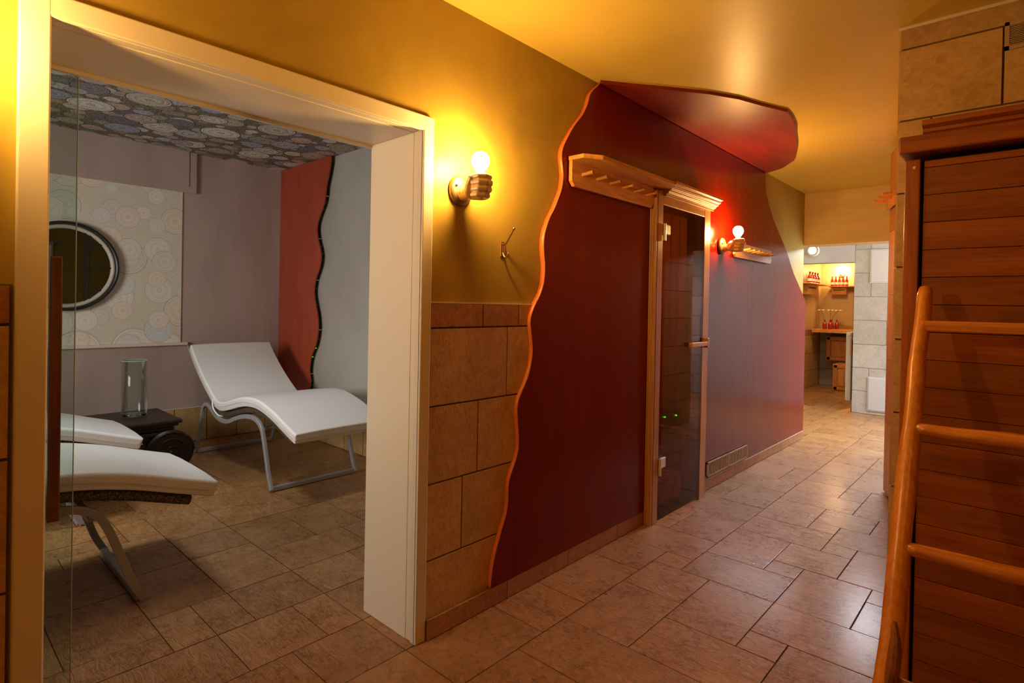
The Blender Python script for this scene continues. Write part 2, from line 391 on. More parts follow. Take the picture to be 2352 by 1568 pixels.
# sauna room inside the thick red wall
sn = bmesh.new(); box(sn, -3.75, -3.6, LY + .165, 4.965, 0, 2.3); box(sn, -3.75, -1.795, 4.965, 5.1, 0, 2.3); box(sn, -3.75, -1.795, LY + .165, 5.1, 2.3, 2.4)
wall_sauna = struct(obj('wall_sauna', sn, M_SAUNA))
for i in range(20):      # upright boards of the sauna end wall
    x = -3.595 + i * .09
    obj('board', B(x, x + .086, 4.95, 4.965, 0, 2.3, bev=.003), M_SAUNA, wall_sauna)
for i in range(36):
    y = 2.95 + i * .09
    if y < 4.85: obj('board', B(-3.6, -3.585, y, y + .086, 0, 2.3, bev=.003), M_SAUNA, wall_sauna)
# beam over the end of the corridor
struct(obj('wall_beam', B(XM, 3.2, 6.34, 6.56, 1.99, ZC), plaster('ochre_beam_plaster', (.74, .52, .22), (.86, .63, .30), .5, (.5, 1, 2.2), sc=4)))
# far washroom
struct(obj('wall_far_left', B(-2.95, -2.8, 6.34, 11.4, 0, ZC), M_FAR))
struct(obj('wall_far_back', B(-2.95, -.2, 11.27, 11.4, 0, ZC), M_FAR))
gw = bmesh.new(); box(gw, -1.705, 3.2, 8.51, 11.27, 0, ZC)
grey = struct(obj('wall_grey_tiled', gw, M_GROUTG))
struct(obj('wall_header', B(-2.8, -1.705, 8.5, 8.66, 1.965, ZC), M_COOL))
struct(obj('wall_shower_right', B(3.2, 3.35, 6.3, 8.51, 0, ZC), M_COOL))
# stone clad wall on the right, facing the camera
stw = struct(obj('wall_stone_clad', B(-.424, 2.6, 2.880, 6.3, 0, ZC), M_GROUT))

# ------------------------------------------------------------------ floor tiles (modules of 15 cm, four formats laid as in the photograph)
ex = lambda i: -1.730 + .15 * i if i >= 0 else (-2.025 + .155 * (i + 2) if i <= -2 else -1.88)
fy = lambda j: 1.33 + .152 * j
known = [(0, 0, 2, 3), (0, 3, 2, 5), (0, 5, 2, 8), (0, 8, 2, 10), (0, 10, 3, 12), (2, 9, 3, 10), (2, 7, 4, 9), (2, 4, 4, 7), (4, 6, 6, 9), (6, 6, 7, 7),
         (4, 4, 7, 6), (3, 9, 6, 11), (3, 11, 5, 14), (5, 11, 6, 12), (6, 9, 8, 12), (6, 7, 9, 9), (5, 12, 7, 14), (7, 12, 9, 15), (3, 14, 6, 16), (6, 14, 7, 15),
         (5, 16, 6, 17), (3, 16, 5, 19), (6, 15, 8, 17), (5, 17, 7, 19), (3, 19, 6, 21), (3, 21, 5, 23), (6, 19, 8, 22), (5, 21, 6, 23),
         (1, 12, 3, 15), (0, 12, 1, 15), (0, 15, 3, 17), (0, 17, 1, 20), (1, 17, 3, 20), (0, 20, 3, 22), (0, 22, 2, 25), (2, 22, 3, 25), (3, 23, 5, 25), (5, 23, 8, 25), (0, 25, 3, 27),
         (3, 25, 5, 28), (0, 27, 3, 29), (2, 2, 6, 4), (2, 0, 4, 2), (8, 9, 10, 11), (8, 11, 11, 12),
         (-2, -2, 0, 0), (-2, 0, 0, 2), (-2, -4, 0, -2), (-4, -3, -2, -1), (-4, -1, -2, 0), (-4, -6, -2, -3), (-6, -3, -4, -2), (-6, -2, -4, 0), (-4, 0, -2, 2), (-6, 0, -4, 2), (-6, 2, -4, 3),
         (-9, -2, -6, 0), (-9, -4, -6, -2), (-11, -2, -9, 0), (-14, -2, -11, 0), (-8, 0, -6, 3), (-11, 0, -8, 2), (-13, 0, -11, 3), (-11, 2, -8, 4), (-8, 3, -5, 5),
         (-5, -5, -2, -3), (-8, -6, -5, -4)]
I0, I1, J0, J1 = -27, 32, -27, 66
occ = set(); tiles = []
def place(a, b_, c, d):
    cells = [(i, j) for i in range(a, c) for j in range(b_, d)]
    if any(q in occ for q in cells) or a < I0 or c > I1 or b_ < J0 or d > J1: return False
    occ.update(cells); tiles.append((a, b_, c, d)); return True
for k in known: place(*k)
rf = random.Random(11)
for j in range(J0, J1):
    for i in range(I0, I1):
        if (i, j) in occ: continue
        opts = [(3, 2), (2, 3), (2, 2), (3, 2), (2, 3)]; rf.shuffle(opts)
        for wd, ht in opts + [(2, 2), (1, 3), (3, 1), (2, 1), (1, 2), (1, 1)]:
            if i < 0 < i + wd and not (-8 < j < 1): continue
            if place(i, j, i + wd, j + ht): break
def inview(a, b_, c, d):
    x = (ex(a) + ex(c)) / 2; y = (fy(b_) + fy(d)) / 2
    v = [R0[k][0] * x + R0[k][1] * y + R0[k][2] * (-1.32) for k in range(3)]
    if v[2] < .1: return 0
    px = F * v[0] / v[2] + 1176; py = F * v[1] / v[2] + 709
    if not (-250 < px < 2500 and py < 1800): return 0
    if x > -1.8 and y > 2.7 and x > -.35: return 0
    if x < -1.8 and 2.75 < y < 6.4: return 0
    if x < -2.8 and y > 3: return 0
    if x < -1.8 and y < 2.75 and px > 1000: return 0
    if y > 8.5 and x > -1.7: return 0
    if x > -2.1 and px < 20: return 0
    return (c - a) * (d - b_) / v[2] ** 3
sc_t = sorted(tiles, key=lambda t: -inview(*t))
tmesh = {}
G = .0022
rest = bmesh.new(); cnt = 0
def tile_bm(w_, h_, t_=.012):
    return B(-w_ / 2, w_ / 2, -h_ / 2, h_ / 2, -t_, 0, bev=.0015)
for t in sc_t:
    x0, x1, y0, y1 = ex(t[0]) + G, ex(t[2]) - G, fy(t[1]) + G, fy(t[3]) - G
    zz = random.uniform(-.0012, 0)
    if cnt < 290 and inview(*t) > 0:
        key = (round(x1 - x0, 3), round(y1 - y0, 3))
        if key not in tmesh:
            o = obj('tile', tile_bm(x1 - x0, y1 - y0), M_FLOOR); tmesh[key] = o.data; D.objects.remove(o)
        inst('tile', tmesh[key], ((x0 + x1) / 2, (y0 + y1) / 2, zz), floor); cnt += 1
    else: box(rest, x0, x1, y0, y1, -.012, zz)
ro = obj('outlying_tiles', rest, M_FLOOR, floor); ro['kind'] = 'stuff'

# ------------------------------------------------------------------ wall tiles
def wt_x(parent, x, y0, y1, z0, z1, m=M_TILE, t=.010, face=1, g=.0035):
    """tile on a wall facing +x (face at x)"""
    a, b_ = (x - t, x) if face > 0 else (x, x + t)
    return obj('tile', B(a, b_, y0 + g, y1 - g, z0 + g, z1 - g, bev=.0015), m, parent)
def wt_y(parent, y, x0, x1, z0, z1, m=M_TILE, t=.010, g=.0035):
    """tile on a wall facing -y (face at y)"""
    return obj('tile', B(x0 + g, x1 - g, y, y + t, z0 + g, z1 - g, bev=.0015), m, parent)
cl = struct(obj('wall_left_tile_bed', B(XM - .001, XM + .0035, 1.415, 2.6, 0, 1.322), M_GROUT))
XT = -1.729
rows = [(.0, .304), (.304, .606), (.606, .912), (.912, 1.222)]
for (z0, z1), br in zip(rows, ([1.418, 2.04, 2.6], [1.418, 1.604, 2.2], [1.418, 1.688, 2.28], [1.418, 1.863, 2.46])):
    for a, b_ in zip(br, br[1:]): wt_x(cl, XT, a, b_, z0, z1)
for a, b_ in ((1.418, 1.708), (1.708, 1.939), (1.939, 2.2)): wt_x(cl, XT, a, b_, 1.222, 1.322, M_TILED)
struct(obj('trim_2', B(XM, XT - .001, 1.418, 2.08, 1.3205, 1.3265), M_WLINE))
cl2 = struct(obj('wall_left_tile_bed_near', B(XM - .001, XM + .0035, -2.6, .187, 0, 1.345), M_GROUT))
for k, (z0, z1) in enumerate([(.0, .325), (.325, .633), (.633, .942), (.942, 1.252)]):
    y = .185
    wd = [.31, .55, .42, .6][k]
    while y > -2.4:
        wt_x(cl2, XT, y - wd, y, z0, z1); y -= wd; wd = .6
y = .185
while y > -2.4: wt_x(cl2, XT, y - .3, y, 1.252, 1.345, M_TILED); y -= .3
# stone clad wall
ZR = [0, .27, .58, .895, 1.205, 1.51, 1.82, 2.125, 2.425, ZC]
offs = [-.25, -.10, -.30, -.15, -.32, -.1, -.316, -.096, .17]
for (z0, z1), xo in zip(zip(ZR, ZR[1:]), offs):
    xs = [-.430, xo]
    while xs[-1] < 2.6: xs.append(xs[-1] + .6)
    for a, b_ in zip(xs, xs[1:]): wt_y(stw, 2.872, a, min(b_, 2.6), z0, z1, M_TILE)
struct(obj('trim_3', B(-.435, 2.6, 2.868, 2.882, 2.508, ZC), M_WLINE))
for (z0, z1), k in zip(zip(ZR, ZR[1:]), range(9)):     # its left flank
    y = 2.884
    while y < 6.2: obj('tile', B(-.434, -.4245, y, min(y + .6, 6.29) - .007, z0 + .0035, z1 - .0035), M_TILE, stw); y += .6
# grey wall tiles
ZG = [0, .29, .59, .896, 1.207, 1.513, 1.82, 2.125, 2.43, ZC]
og = [-1.25, -1.527, -1.14, -1.345, -1.14, -1.521, -1.20, -1.529, -1.3]
for (z0, z1), xo in zip(zip(ZG, ZG[1:]), og):
    xs = [-1.713, xo]
    while xs[-1] < 1.6: xs.append(xs[-1] + .6)
    for a, b_ in zip(xs, xs[1:]): wt_y(grey, 8.5, a, b_, z0, z1, M_TILEG, g=.0025)
# far left wall tiles and border
fl = struct(obj('wall_far_tile_bed', B(-2.8, -2.796, 8.66, 11.27, 0, .99), M_GROUT))
for z0, z1 in ((0, .29), (.29, .59), (.59, .896)):
    y = 8.68 + (.3 if z0 else 0)
    while y < 11.2: wt_x(fl, -2.788, y, min(y + .6, 11.26), z0, z1); y += .6
y = 8.68
while y < 11.2: wt_x(fl, -2.788, y, min(y + .3, 11.26), .896, .99, M_TILED); y += .3
fb = struct(obj('wall_far_back_tile_bed', B(-2.79, -1.705, 11.262, 11.27, 0, .95), M_GROUT))
for z0, z1 in ((0, .29), (.29, .59), (.59, .93)):
    x = -2.785
    while x < -1.8: wt_y(fb, 11.255, x, min(x + .3, -1.71), z0, z1, M_TILEG); x += .3
# lounge base tiles
for k in range(17):
    y0 = -1.84 + k * .275
    wt_x(lw, LX + .012, y0, min(y0 + .275, LY - .01), 0, .312)
struct(obj('trim_4', B(LX, LX + .013, -1.85, LY, .311, .319), M_WLINE))
ls = struct(obj('wall_lounge_side_base', B(LX + .012, XB, LY - .004, LY, 0, .312), M_GROUT))
x = LX + .02
while x < XB - .05:
    wt_y(ls, LY - .012, x, min(x + .3, XB - .01), 0, .312, M_TILE); x += .3
struct(obj('trim_5', B(LX + .012, XB, LY - .013, LY, .311, .319), M_WLINE))

# ------------------------------------------------------------------ skirting of the corridor
bb = struct(obj('baseboard_left', B(-1.729, -1.719, 1.418, 3.085, 0, .0775), M_GROUT))
for a, b_ in ((1.418, 1.874), (1.874, 2.33), (2.33, 2.79), (2.79, 3.085)):
    obj('tile', B(-1.721, -1.711, a + .0015, b_ - .0015, .003, .081, bev=.0012), M_TILED, bb)
bb2 = struct(obj('baseboard_left_far', B(-1.729, -1.719, 3.93, 6.345, 0, .0775), M_GROUT))
for a, b_ in ((3.93, 4.52), (4.52, 4.97), (4.97, 5.428), (5.428, 5.88), (5.88, 6.348)):
    obj('tile', B(-1.721, -1.711, a + .0015, b_ - .0015, .003, .078, bev=.0012), M_TILED, bb2)
obj('silicone_line', B(-1.722, -1.710, 3.93, 6.348, .078, .083), M_WLINE, bb2)

# ------------------------------------------------------------------ lounge opening: door lining and casing
dr = D.objects.new('door_1', None); COL.objects.link(dr); struct(dr); dr.location = (XM, .8, 0)
def part(name, bm, m, parent=dr, inv=True, bev=0):
    o = obj(name, bm, m, parent)
    o.matrix_parent_inverse = Matrix.Translation(parent.location).inverted() if inv and parent.parent is None else Matrix()
    if bev: setbevel(o, bev)
    return o
bpy.context.view_layer.update()
part('lining', B(XB - .012, -1.79, YB, YB + .019, 0, ZL + .019), M_WHITE, bev=.003)
part('lining', B(XB - .012, -1.79, YA - .019, YA, 0, ZL + .019), M_WHITE, bev=.003)
part('lining', B(XB - .012, -1.79, YA, YB, ZL, ZL + .019), M_WHITE, bev=.003)
part('stop_bead', B(-1.792, -1.752, YB - .012 + .014, YB + .02, 0, ZL + .01), M_WHITE, bev=.004)
part('stop_bead', B(-1.792, -1.752, YA - .02, YA - .002, 0, ZL + .01), M_WHITE, bev=.004)
part('stop_bead', B(-1.792, -1.752, YA, YB, ZL + .002, ZL + .02), M_WHITE, bev=.004)
for y0, y1 in ((.190, YA), (YB - .003, 1.417)):
    c = bmesh.new(); box(c, XM, -1.722, y0, y1, 0, 2.038); yi = (y1 - .012, y1) if y0 < 1 else (y0, y0 + .012)
    box(c, XM - .02, -1.728, yi[0], yi[1], 0, ZL + .012); part('casing', c, M_WHITE, bev=.004)
c = bmesh.new(); box(c, XM, -1.7225, .2, 1.41, ZL - .003, 2.0385); part('casing', c, M_WHITE, bev=.004)
part('track', B(XB - .03, XB - .012, -.6, YB + .02, ZL - .012, ZL + .05), M_WHITE, bev=.002)
# glass sliding leaf with wooden pull
gd = D.objects.new('door_2', None); COL.objects.link(gd); struct(gd); gd.location = (-2.115, -.1, 0); bpy.context.view_layer.update()
part('glass_pane', B(-2.114, -2.106, -.58, .369, .012, 1.99), M_CGLASS, gd)
part('pane_edge', B(-2.1145, -2.1055, .369, .3705, .012, 1.99), M_GEDGE, gd)
part('door_handle', B(-2.105, -2.075, .305, .334, .665, 1.435), wood('dark_handle_wood', (.06, .018, .006), (.11, .034, .010), 2, .35, 6, knots=False), gd, bev=.004)

# ------------------------------------------------------------------ red wavy wall panel
WAVE = [(2.533, 2.505), (2.449, 2.432), (2.418, 2.363), (2.378, 2.299), (2.309, 2.226), (2.251, 2.148), (2.218, 2.092), (2.212, 2.047), (2.222, 1.999), (2.227, 1.957), (2.216, 1.897), (2.188, 1.84), (2.158, 1.786), (2.123, 1.736), (2.094, 1.672), (2.084, 1.618), (2.088, 1.56), (2.097, 1.501), (2.091, 1.428), (2.065, 1.368), (2.031, 1.322), (2.004, 1.271), (1.999, 1.235), (2.008, 1.18), (2.017, 1.123), (2.013, 1.067), (1.994, 1.001), (1.96, .942), (1.929, .895), (1.918, .851), (1.922, .795), (1.930, .733), (1.931, .672), (1.914, .615), (1.882, .554), (1.868, .501), (1.868, .443), (1.857, .384), (1.83, .324), (1.797, .242), (1.777, .175), (1.764, .083)]
WAVER = [(5.078, 2.517), (5.098, 2.34), (5.191, 2.229), (5.318, 2.12), (5.429, 2.05), (5.54, 1.975), (5.635, 1.915), (5.745, 1.833), (5.831, 1.755), (5.929, 1.674), (6.079, 1.583), (6.197, 1.509), (6.26, 1.464), (6.348, 1.40), (6.348, .083)]
sm = [Vector((p[0], p[1], 0)) for p in WAVE]; sm = catmull(sm, 3)
left = [(v.x, v.y) for v in sm]
left[0] = (2.545, 2.517)
# polygon in three pieces around the sauna door
TH = (-.024, 0, 0)
XP = -1.711
rp = D.objects.new('red_wall_panel', None); COL.objects.link(rp); rp.location = (0, 0, 0)
tag(rp, 'large dark red lacquered wall panel with wavy edges around the sauna door', 'panel')
SA2, SB2 = 3.09, 3.93
polyA = left[::-1] + [(SA2, 2.517), (SA2, .083)]
polyC = [(SB2, .083), (SB2, 2.517)] + WAVER
polyB = [(SA2, 2.03), (SB2, 2.03), (SB2, 2.517), (SA2, 2.517)]
f3 = lambda p: (XP, p[0], p[1])
bm = bmesh.new()
prism(bm, polyA, f3, TH); prism(bm, polyB, f3, TH); prism(bm, polyC, f3, TH)
bmesh.ops.remove_doubles(bm, verts=bm.verts, dist=.0004)
# drop internal seam faces
bad = [f for f in bm.faces if abs(f.normal.y) > .99 and any(abs(f.calc_center_median().y - s) < .001 for s in (SA2, SB2)) and f.calc_center_median().z > 2.0]
bmesh.ops.delete(bm, geom=bad, context='FACES_ONLY')
obj('front_sheet', bm, M_RED, rp)
band = bmesh.new()
A_ = [band.verts.new((XP + .0008, y_ - .0006, z_)) for y_, z_ in left]; C_ = [band.verts.new((XM + .002, y_ - .0006, z_)) for y_, z_ in left]
for i in range(len(left) - 1): band.faces.new((A_[i], C_[i], C_[i + 1], A_[i + 1]))
eb = obj('edge_band', band, M_EDGE, rp, smooth=True)
sol = eb.modifiers.new('s', 'SOLIDIFY'); sol.thickness = .0025; sol.offset = 0
CEILP = [(-1.705, 2.523), (-1.591, 2.68), (-1.50, 2.80), (-1.411, 2.923), (-1.333, 3.03), (-1.237, 3.213), (-1.172, 3.403), (-1.095, 3.60), (-1.105, 3.72), (-1.135, 3.90), (-1.197, 4.121), (-1.245, 4.32), (-1.299, 4.495), (-1.403, 4.80), (-1.551, 5.0), (-1.705, 5.10)]
bm = bmesh.new(); prism(bm, CEILP, lambda p: (p[0], p[1], 2.501), (0, 0, .018))
tag(obj('red_ceiling_panel', bm, M_REDC), 'glossy red panel under the ceiling continuing the red wall panel', 'panel')

# ------------------------------------------------------------------ sauna door
sd = D.objects.new('sauna_door', None); COL.objects.link(sd); sd.location = (-1.70, 3.5, 0); bpy.context.view_layer.update()
tag(sd, 'brown glass sauna door in a pine frame with moulded cornice, set in the red panel', 'door')
XF = -1.668
def P(name, bm, m, par=sd, bev=.003):
    return part(name, bm, m, par, bev=bev)
pj = bmesh.new(); box(pj, -1.80, XF, 3.092, 3.108, 0, 2.032); box(pj, -1.80, XF - .008, 3.108, 3.114, 0, SZ); box(pj, -1.80, XF, 3.114, 3.178, 0, 2.032)
for k in range(3): box(pj, -1.725 + k * .017, -1.717 + k * .017, 3.086, 3.093, 0, 2.032)
P('frame_post', pj, M_PINE)
P('frame_post', B(-1.80, XF, 3.776, 3.868, 0, SZ + .085), M_PINE)
P('lintel', B(-1.80, XF - .001, 3.178, 3.776, SZ - .005, SZ + .085), M_PINEY)
cr = bmesh.new()
prof = [(0, 0), (.014, 0), (.014, .012), (.026, .016), (.032, .028), (.044, .032), (.05, .044), (.062, .048), (.066, .062), (.078, .066), (.078, .082), (0, .082)]
prism(cr, prof, lambda p: (XF + p[0], 3.185, SZ + .048 + p[1]), (0, .705, 0))
P('cornice', cr, M_PINEY, bev=.0015)
P('glass_pane', B(-1.678, -1.670, 3.182, 3.770, .012, SZ - .008), M_SGLASS, bev=0)
P('threshold_shadow_gap', B(-1.80, -1.69, 3.178, 3.776, 0, .008), M_DARK, bev=0)
for z in (1.80, .36):
    hg = P('hinge', B(-1.670, -1.660, 3.184, 3.262, z - .030, z + .032), M_CHROME, bev=.006)
    k = bmesh.new(); cyl(k, (-1.658, 3.182, z - .070), (-1.658, 3.182, z + .034), .0085, seg=14)
    kp = obj('hinge_pin', k, M_CHROME, hg)
hb = bmesh.new(); box(hb, -1.662, -1.640, 3.56, 3.80, 1.062, 1.092); box(hb, -1.694, -1.660, 3.575, 3.60, 1.064, 1.09); box(hb, -1.694, -1.660, 3.745, 3.765, 1.064, 1.09)
P('door_handle', hb, M_PINEY, bev=.003)
P('catch_block', B(XF, XF + .028, 3.80, 3.83, 1.05, 1.115), M_PINE)
# sauna interior
sb = thing('sauna_bench', (-2.70, 4.6, 0), 'low wooden bench seen dimly through the brown sauna glass', 'bench')
for k in range(5):
    obj('slat', B(-.85, .85, -.30 + k * .12, -.30 + k * .12 + .105, .325, .345, bev=.004), M_SAUNA, sb)
obj('front_board', B(-.85, .85, -.30, -.275, .0, .325), M_SAUNA, sb)
hd = thing('control_box', (-2.18, 4.40, .35), 'small dark control box with two green lights on the sauna bench', 'control box')
obj('housing', B(-.09, .09, -.05, .05, -.005, .13, bev=.006), M_BLACK, hd)
for dx in (-.05, .05): obj('indicator_light', lathe(bmesh.new(), [(0, -.058), (.006, -.056), (.007, -.049)], (dx, 0, .075 + dx * .3), 'Y', 10), M_LED, hd)

# ------------------------------------------------------------------ peg rails
def pegrail(name, loc, L_, H_, npeg, label, shelf=0, first=.05, axis_rot=0):
    """local: +y along the rail, +x out of the wall, origin at the left bottom back"""
    o = thing(name, loc, label, 'coat rack', rotz=axis_rot)
    ch = .025
    bd = prism(bmesh.new(), [(ch, 0), (L_ - ch, 0), (L_, ch), (L_, H_), (0, H_), (0, ch)], lambda p: (0, p[0], p[1]), (.02, 0, 0))
    setbevel(obj('back_board', bd, M_PINEY, o), .002)
    for k in range(npeg):
        y = first + k * (L_ - 2 * first) / (npeg - 1)
        pg = bmesh.new(); tube(pg, [(.018, y, H_ * .55), (.05, y, H_ * .57), (.085, y, H_ * .60)], [.0095, .0095, .0105], 12)
        obj('peg', pg, M_PINE, o, smooth=False)
    if shelf:
        s = prism(bmesh.new(), [(0, 0), (shelf - .055, 0), (shelf, .09), (shelf, L_ + .02), (shelf - .06, L_ + .10), (0, L_ + .10)], lambda p: (p[0], p[1] - .005, H_), (0, 0, .022))
        setbevel(obj('shelf_board', s, M_PINEY, o), .003)
    return o
pegrail('peg_rail_with_shelf', (-1.705, 2.262, 1.915), .822, .125, 6, 'long pine peg rail with a shelf on top, left of the sauna door', .145, .09)
pegrail('peg_rail', (-1.705, 4.372, 1.72), .825, .115, 6, 'pine peg rail on the red wall right of the sauna door', 0, .14)

# ------------------------------------------------------------------ hand wall lamps
def capsules(chains):
    bm = bmesh.new()
    for ch in chains:
        for (p, r), (q, s) in zip(ch, ch[1:]):
            p = Vector(p); q = Vector(q); n = max(2, int((q - p).length / min(r, s) * 2.2))
            for k in range(n + 1):
                t = k / n
                bmesh.ops.create_icosphere(bm, subdivisions=2, radius=r + (s - r) * t, matrix=Matrix.Translation(p.lerp(q, t)))
    return bm
def make_hand_lamp(loc, label):
    o = thing('hand_wall_lamp', loc, label, 'lamp')
    obj('wall_plate', lathe(bmesh.new(), [(0, 0), (.060, 0), (.062, .006), (.058, .014), (.044, .020), (.026, .024), (0, .024)], (0, 0, 0), 'X', 40), M_BRONZE, o, smooth=True)
    for s in (-1, 1): obj('screw', lathe(bmesh.new(), [(.0, .030), (.006, .028), (.007, .018), (.0, .016)], (0, s * .036, -.016 * s), 'X', 12), M_NICKEL, o, smooth=True)
    ch = [[((.018, 0, -.012), .025), ((.045, 0, -.010), .0225), ((.065, .002, -.004), .025)],
          [((.062, .008, .018), .014), ((.090, .018, .024), .013)], [((.062, .006, -.02), .016), ((.090, .018, -.026), .013)],
          [((.066, .004, 0), .025), ((.088, .014, 0), .020)],
          [((.060, -.004, .006), .018), ((.078, -.010, .008), .016)]]
    for z, r, dx in ((.030, .0108, .0), (.0105, .0115, .004), (-.0095, .0110, .001), (-.0285, .0095, -.006)):
        ch.append([((.090, .022, z), r), ((.114 + dx, .026, z), r), ((.136 + dx, .012, z), r * 1.02), ((.140 + dx, -.008, z), r), ((.128 + dx, -.026, z - .001), r * .98), ((.106 + dx * .5, -.030, z - .001), r * .88)])
    ch.append([((.062, -.010, -.018), .013), ((.076, -.028, -.010), .0115), ((.090, -.036, .008), .011), ((.099, -.036, .026), .0095)])
    hb_ = capsules(ch); bmesh.ops.transform(hb_, matrix=Matrix.Translation((.018, 0, 0)) @ Matrix.Diagonal((1.16, 1.22, 1.22, 1)) @ Matrix.Translation((-.018, 0, 0)), verts=hb_.verts)
    ho = obj('hand', hb_, M_RESIN, o, smooth=True)
    rm = ho.modifiers.new('r', 'REMESH'); rm.mode = 'VOXEL'; rm.voxel_size = .0022; rm.use_smooth_shade = True
    s_ = ho.modifiers.new('s', 'SMOOTH'); s_.iterations = 2; s_.factor = .4
    obj('bulb_socket', lathe(bmesh.new(), [(0, -.03), (.014, -.03), (.015, .046), (.0, .046)], (.122, -.001, 0), 'Z', 20), M_NICKEL, o, smooth=True)
    obj('light_bulb', lathe(bmesh.new(), [(.010, .044), (.013, .052), (.016, .060), (.026, .074), (.0335, .088), (.036, .102), (.0335, .116), (.025, .129), (.013, .136), (0, .138)], (.122, -.001, .002), 'Z', 28), M_BULB, o, smooth=True)
    return o
lamp = make_hand_lamp((XM, 1.568, 1.783), 'fist-shaped wall lamp holding a lit bulb, right of the white door casing')
lamp2 = dup(lamp, (-1.705, 4.155, 1.785), 'fist-shaped wall lamp holding a lit bulb, right of the sauna door')
lamp0 = dup(lamp, (XM, .0, 1.783), 'fist-shaped wall lamp left of the white door casing')
# coat hook
hk = thing('coat_hook', (XM, 1.828, 1.57), 'small brass double coat hook on the ochre wall', 'hook')
obj('base_plate', B(0, .006, -.014, .014, -.038, .030, bev=.003), M_NICKEL, hk)
obj('upper_prong', tube(bmesh.new(), catmull([(.004, 0, .018), (.022, 0, .02), (.045, .002, .052), (.066, .003, .082)], 5), .0042, 10), M_NICKEL, hk, smooth=True)
obj('prong_knob', lathe(bmesh.new(), [(0, -.007), (.006, -.004), (.007, 0), (.005, .005), (0, .007)], (.067, .003, .083), 'Z', 12), M_NICKEL, hk, smooth=True)
obj('lower_prong', tube(bmesh.new(), catmull([(.004, 0, -.02), (.014, 0, -.038), (.026, 0, -.042), (.036, 0, -.032), (.038, 0, -.020)], 5), .0042, 10), M_NICKEL, hk, smooth=True)

# ------------------------------------------------------------------ ventilation grilles
vg = thing('vent_grille', (-1.705, 3.97, .105), 'long low tan vent grille in the red wall above the skirting', 'vent')
fr = bmesh.new(); W_, H_ = .785, .103
for a in ((0, W_, 0, .008), (0, W_, H_ - .008, H_)): box(fr, 0, .010, a[0], a[1], a[2], a[3])
for a in ((0, .012), (W_ / 2 - .008, W_ / 2 + .008), (W_ - .012, W_)): box(fr, 0, .010, a[0], a[1], 0, H_)
obj('frame', fr, M_VENT, vg); obj('backing', B(0, .002, .01, W_ - .01, .005, H_ - .005), M_DARK, vg)
for s in range(2):
    for k in range(15):
        y = .022 + s * W_ / 2 + k * .0245
        obj('slat', B(.002, .009, y, y + .009, .008, H_ - .008), M_VENT, vg)
v2 = thing('vent_grille', (-.094, 2.872, 2.328), 'tan slotted vent grille high on the stone tiled wall', 'vent')
fr = bmesh.new(); W_, H_ = .20, .105
for a in ((0, W_, 0, .014), (0, W_, H_ - .014, H_)): box(fr, a[0], a[1], -.010, 0, a[2], a[3])
for a in ((0, .014), (W_ / 2 - .005, W_ / 2 + .005), (W_ - .014, W_)): box(fr, a[0], a[1], -.010, 0, 0, H_)
obj('frame', fr, M_VENT, v2); obj('backing', B(.01, W_ - .01, -.003, 0, .01, H_ - .01), M_DARK, v2)
for k in range(12):
    z = .016 + k * .0064
    obj('slat', B(.014, W_ - .014, -.009, -.003, z, z + .003), M_VENT, v2)

# ------------------------------------------------------------------ cedar cabin on the right
cb = thing('cedar_cabin', (.6, 2.5, 0), 'tall red cedar cabin of horizontal boards behind the ladder', 'cabin')
bpy.context.view_layer.update()
YC = 2.165
def C(name, bm, m, bev=.003): return part(name, bm, m, cb, bev=bev)
C('corner_post', B(-.303, -.263, YC, 2.86, 0, 1.80), M_CEDARZ)
C('inner_shell', B(-.262, 2.2, YC + .03, 2.86, 0, 1.80), M_DARK, 0)
zt = 1.794; zs = [1.8]
zs = [1.794, 1.772] + [1.772 - .0855 * k for k in range(1, 21)] + [0.0]
for a, b_ in zip(zs, zs[1:]): C('board', B(-.254, 2.2, YC + .008, YC + .03, b_ + .0008, a - .0008), M_CEDAR, .0012)
C('corner_post', B(2.2, 2.25, YC, 2.86, 0, 1.80), M_CEDARZ)
C('top_beam', B(-.317, 2.3, YC - .035, 2.86, 1.815, 1.868), M_CEDAR, .006)
crn = [(0, 0), (-.012, 0), (-.012, .014), (-.022, .018), (-.022, .028), (-.040, .036), (-.040, .052), (0, .052)]
C('cornice', prism(bmesh.new(), crn, lambda p: (-.262 , YC + .04 + p[0], 1.868 + p[1]), (2.5, 0, 0)), M_CEDAR, .001)
for z in (1.775, .137): C('screw_cap', lathe(bmesh.new(), [(0, -.002), (.0045, -.001), (.005, .002)], (-.278, YC, z), 'Y', 14), simple('yellow_screw_cap', (.80, .60, .25), .4), 0)
# ladder leaning on it
ld = thing('ladder', (0, 1.4, 0), 'rustic wooden ladder with round rungs leaning on the cedar cabin', 'ladder')
bpy.context.view_layer.update()
topP = Vector((-.238, 2.105, 1.39))
def rail(xb, xt, seed):
    r_ = random.Random(seed); pts = []; rad = []
    for k in range(15):
        t = k / 14; z = 1.39 * t; yy = 1.5 + .595 * t
        pts.append(Vector((xb + (xt - xb) * t + r_.uniform(-.003, .003), yy, z + .004))); rad.append(.0275 - .008 * t ** 2 + r_.uniform(-.0012, .0012))
    rad[-1] = .016
    return tube(bmesh.new(), catmull(pts, 3), [rad[min(14, i // 3)] for i in range(43)], 14)
r1 = part('side_rail', rail(-.252, -.236, 3), M_LADDER, ld)
for pl in r1.data.polygons: pl.use_smooth = True
r2 = part('side_rail', rail(.272, .268, 5), M_LADDER, ld)
for pl in r2.data.polygons: pl.use_smooth = True
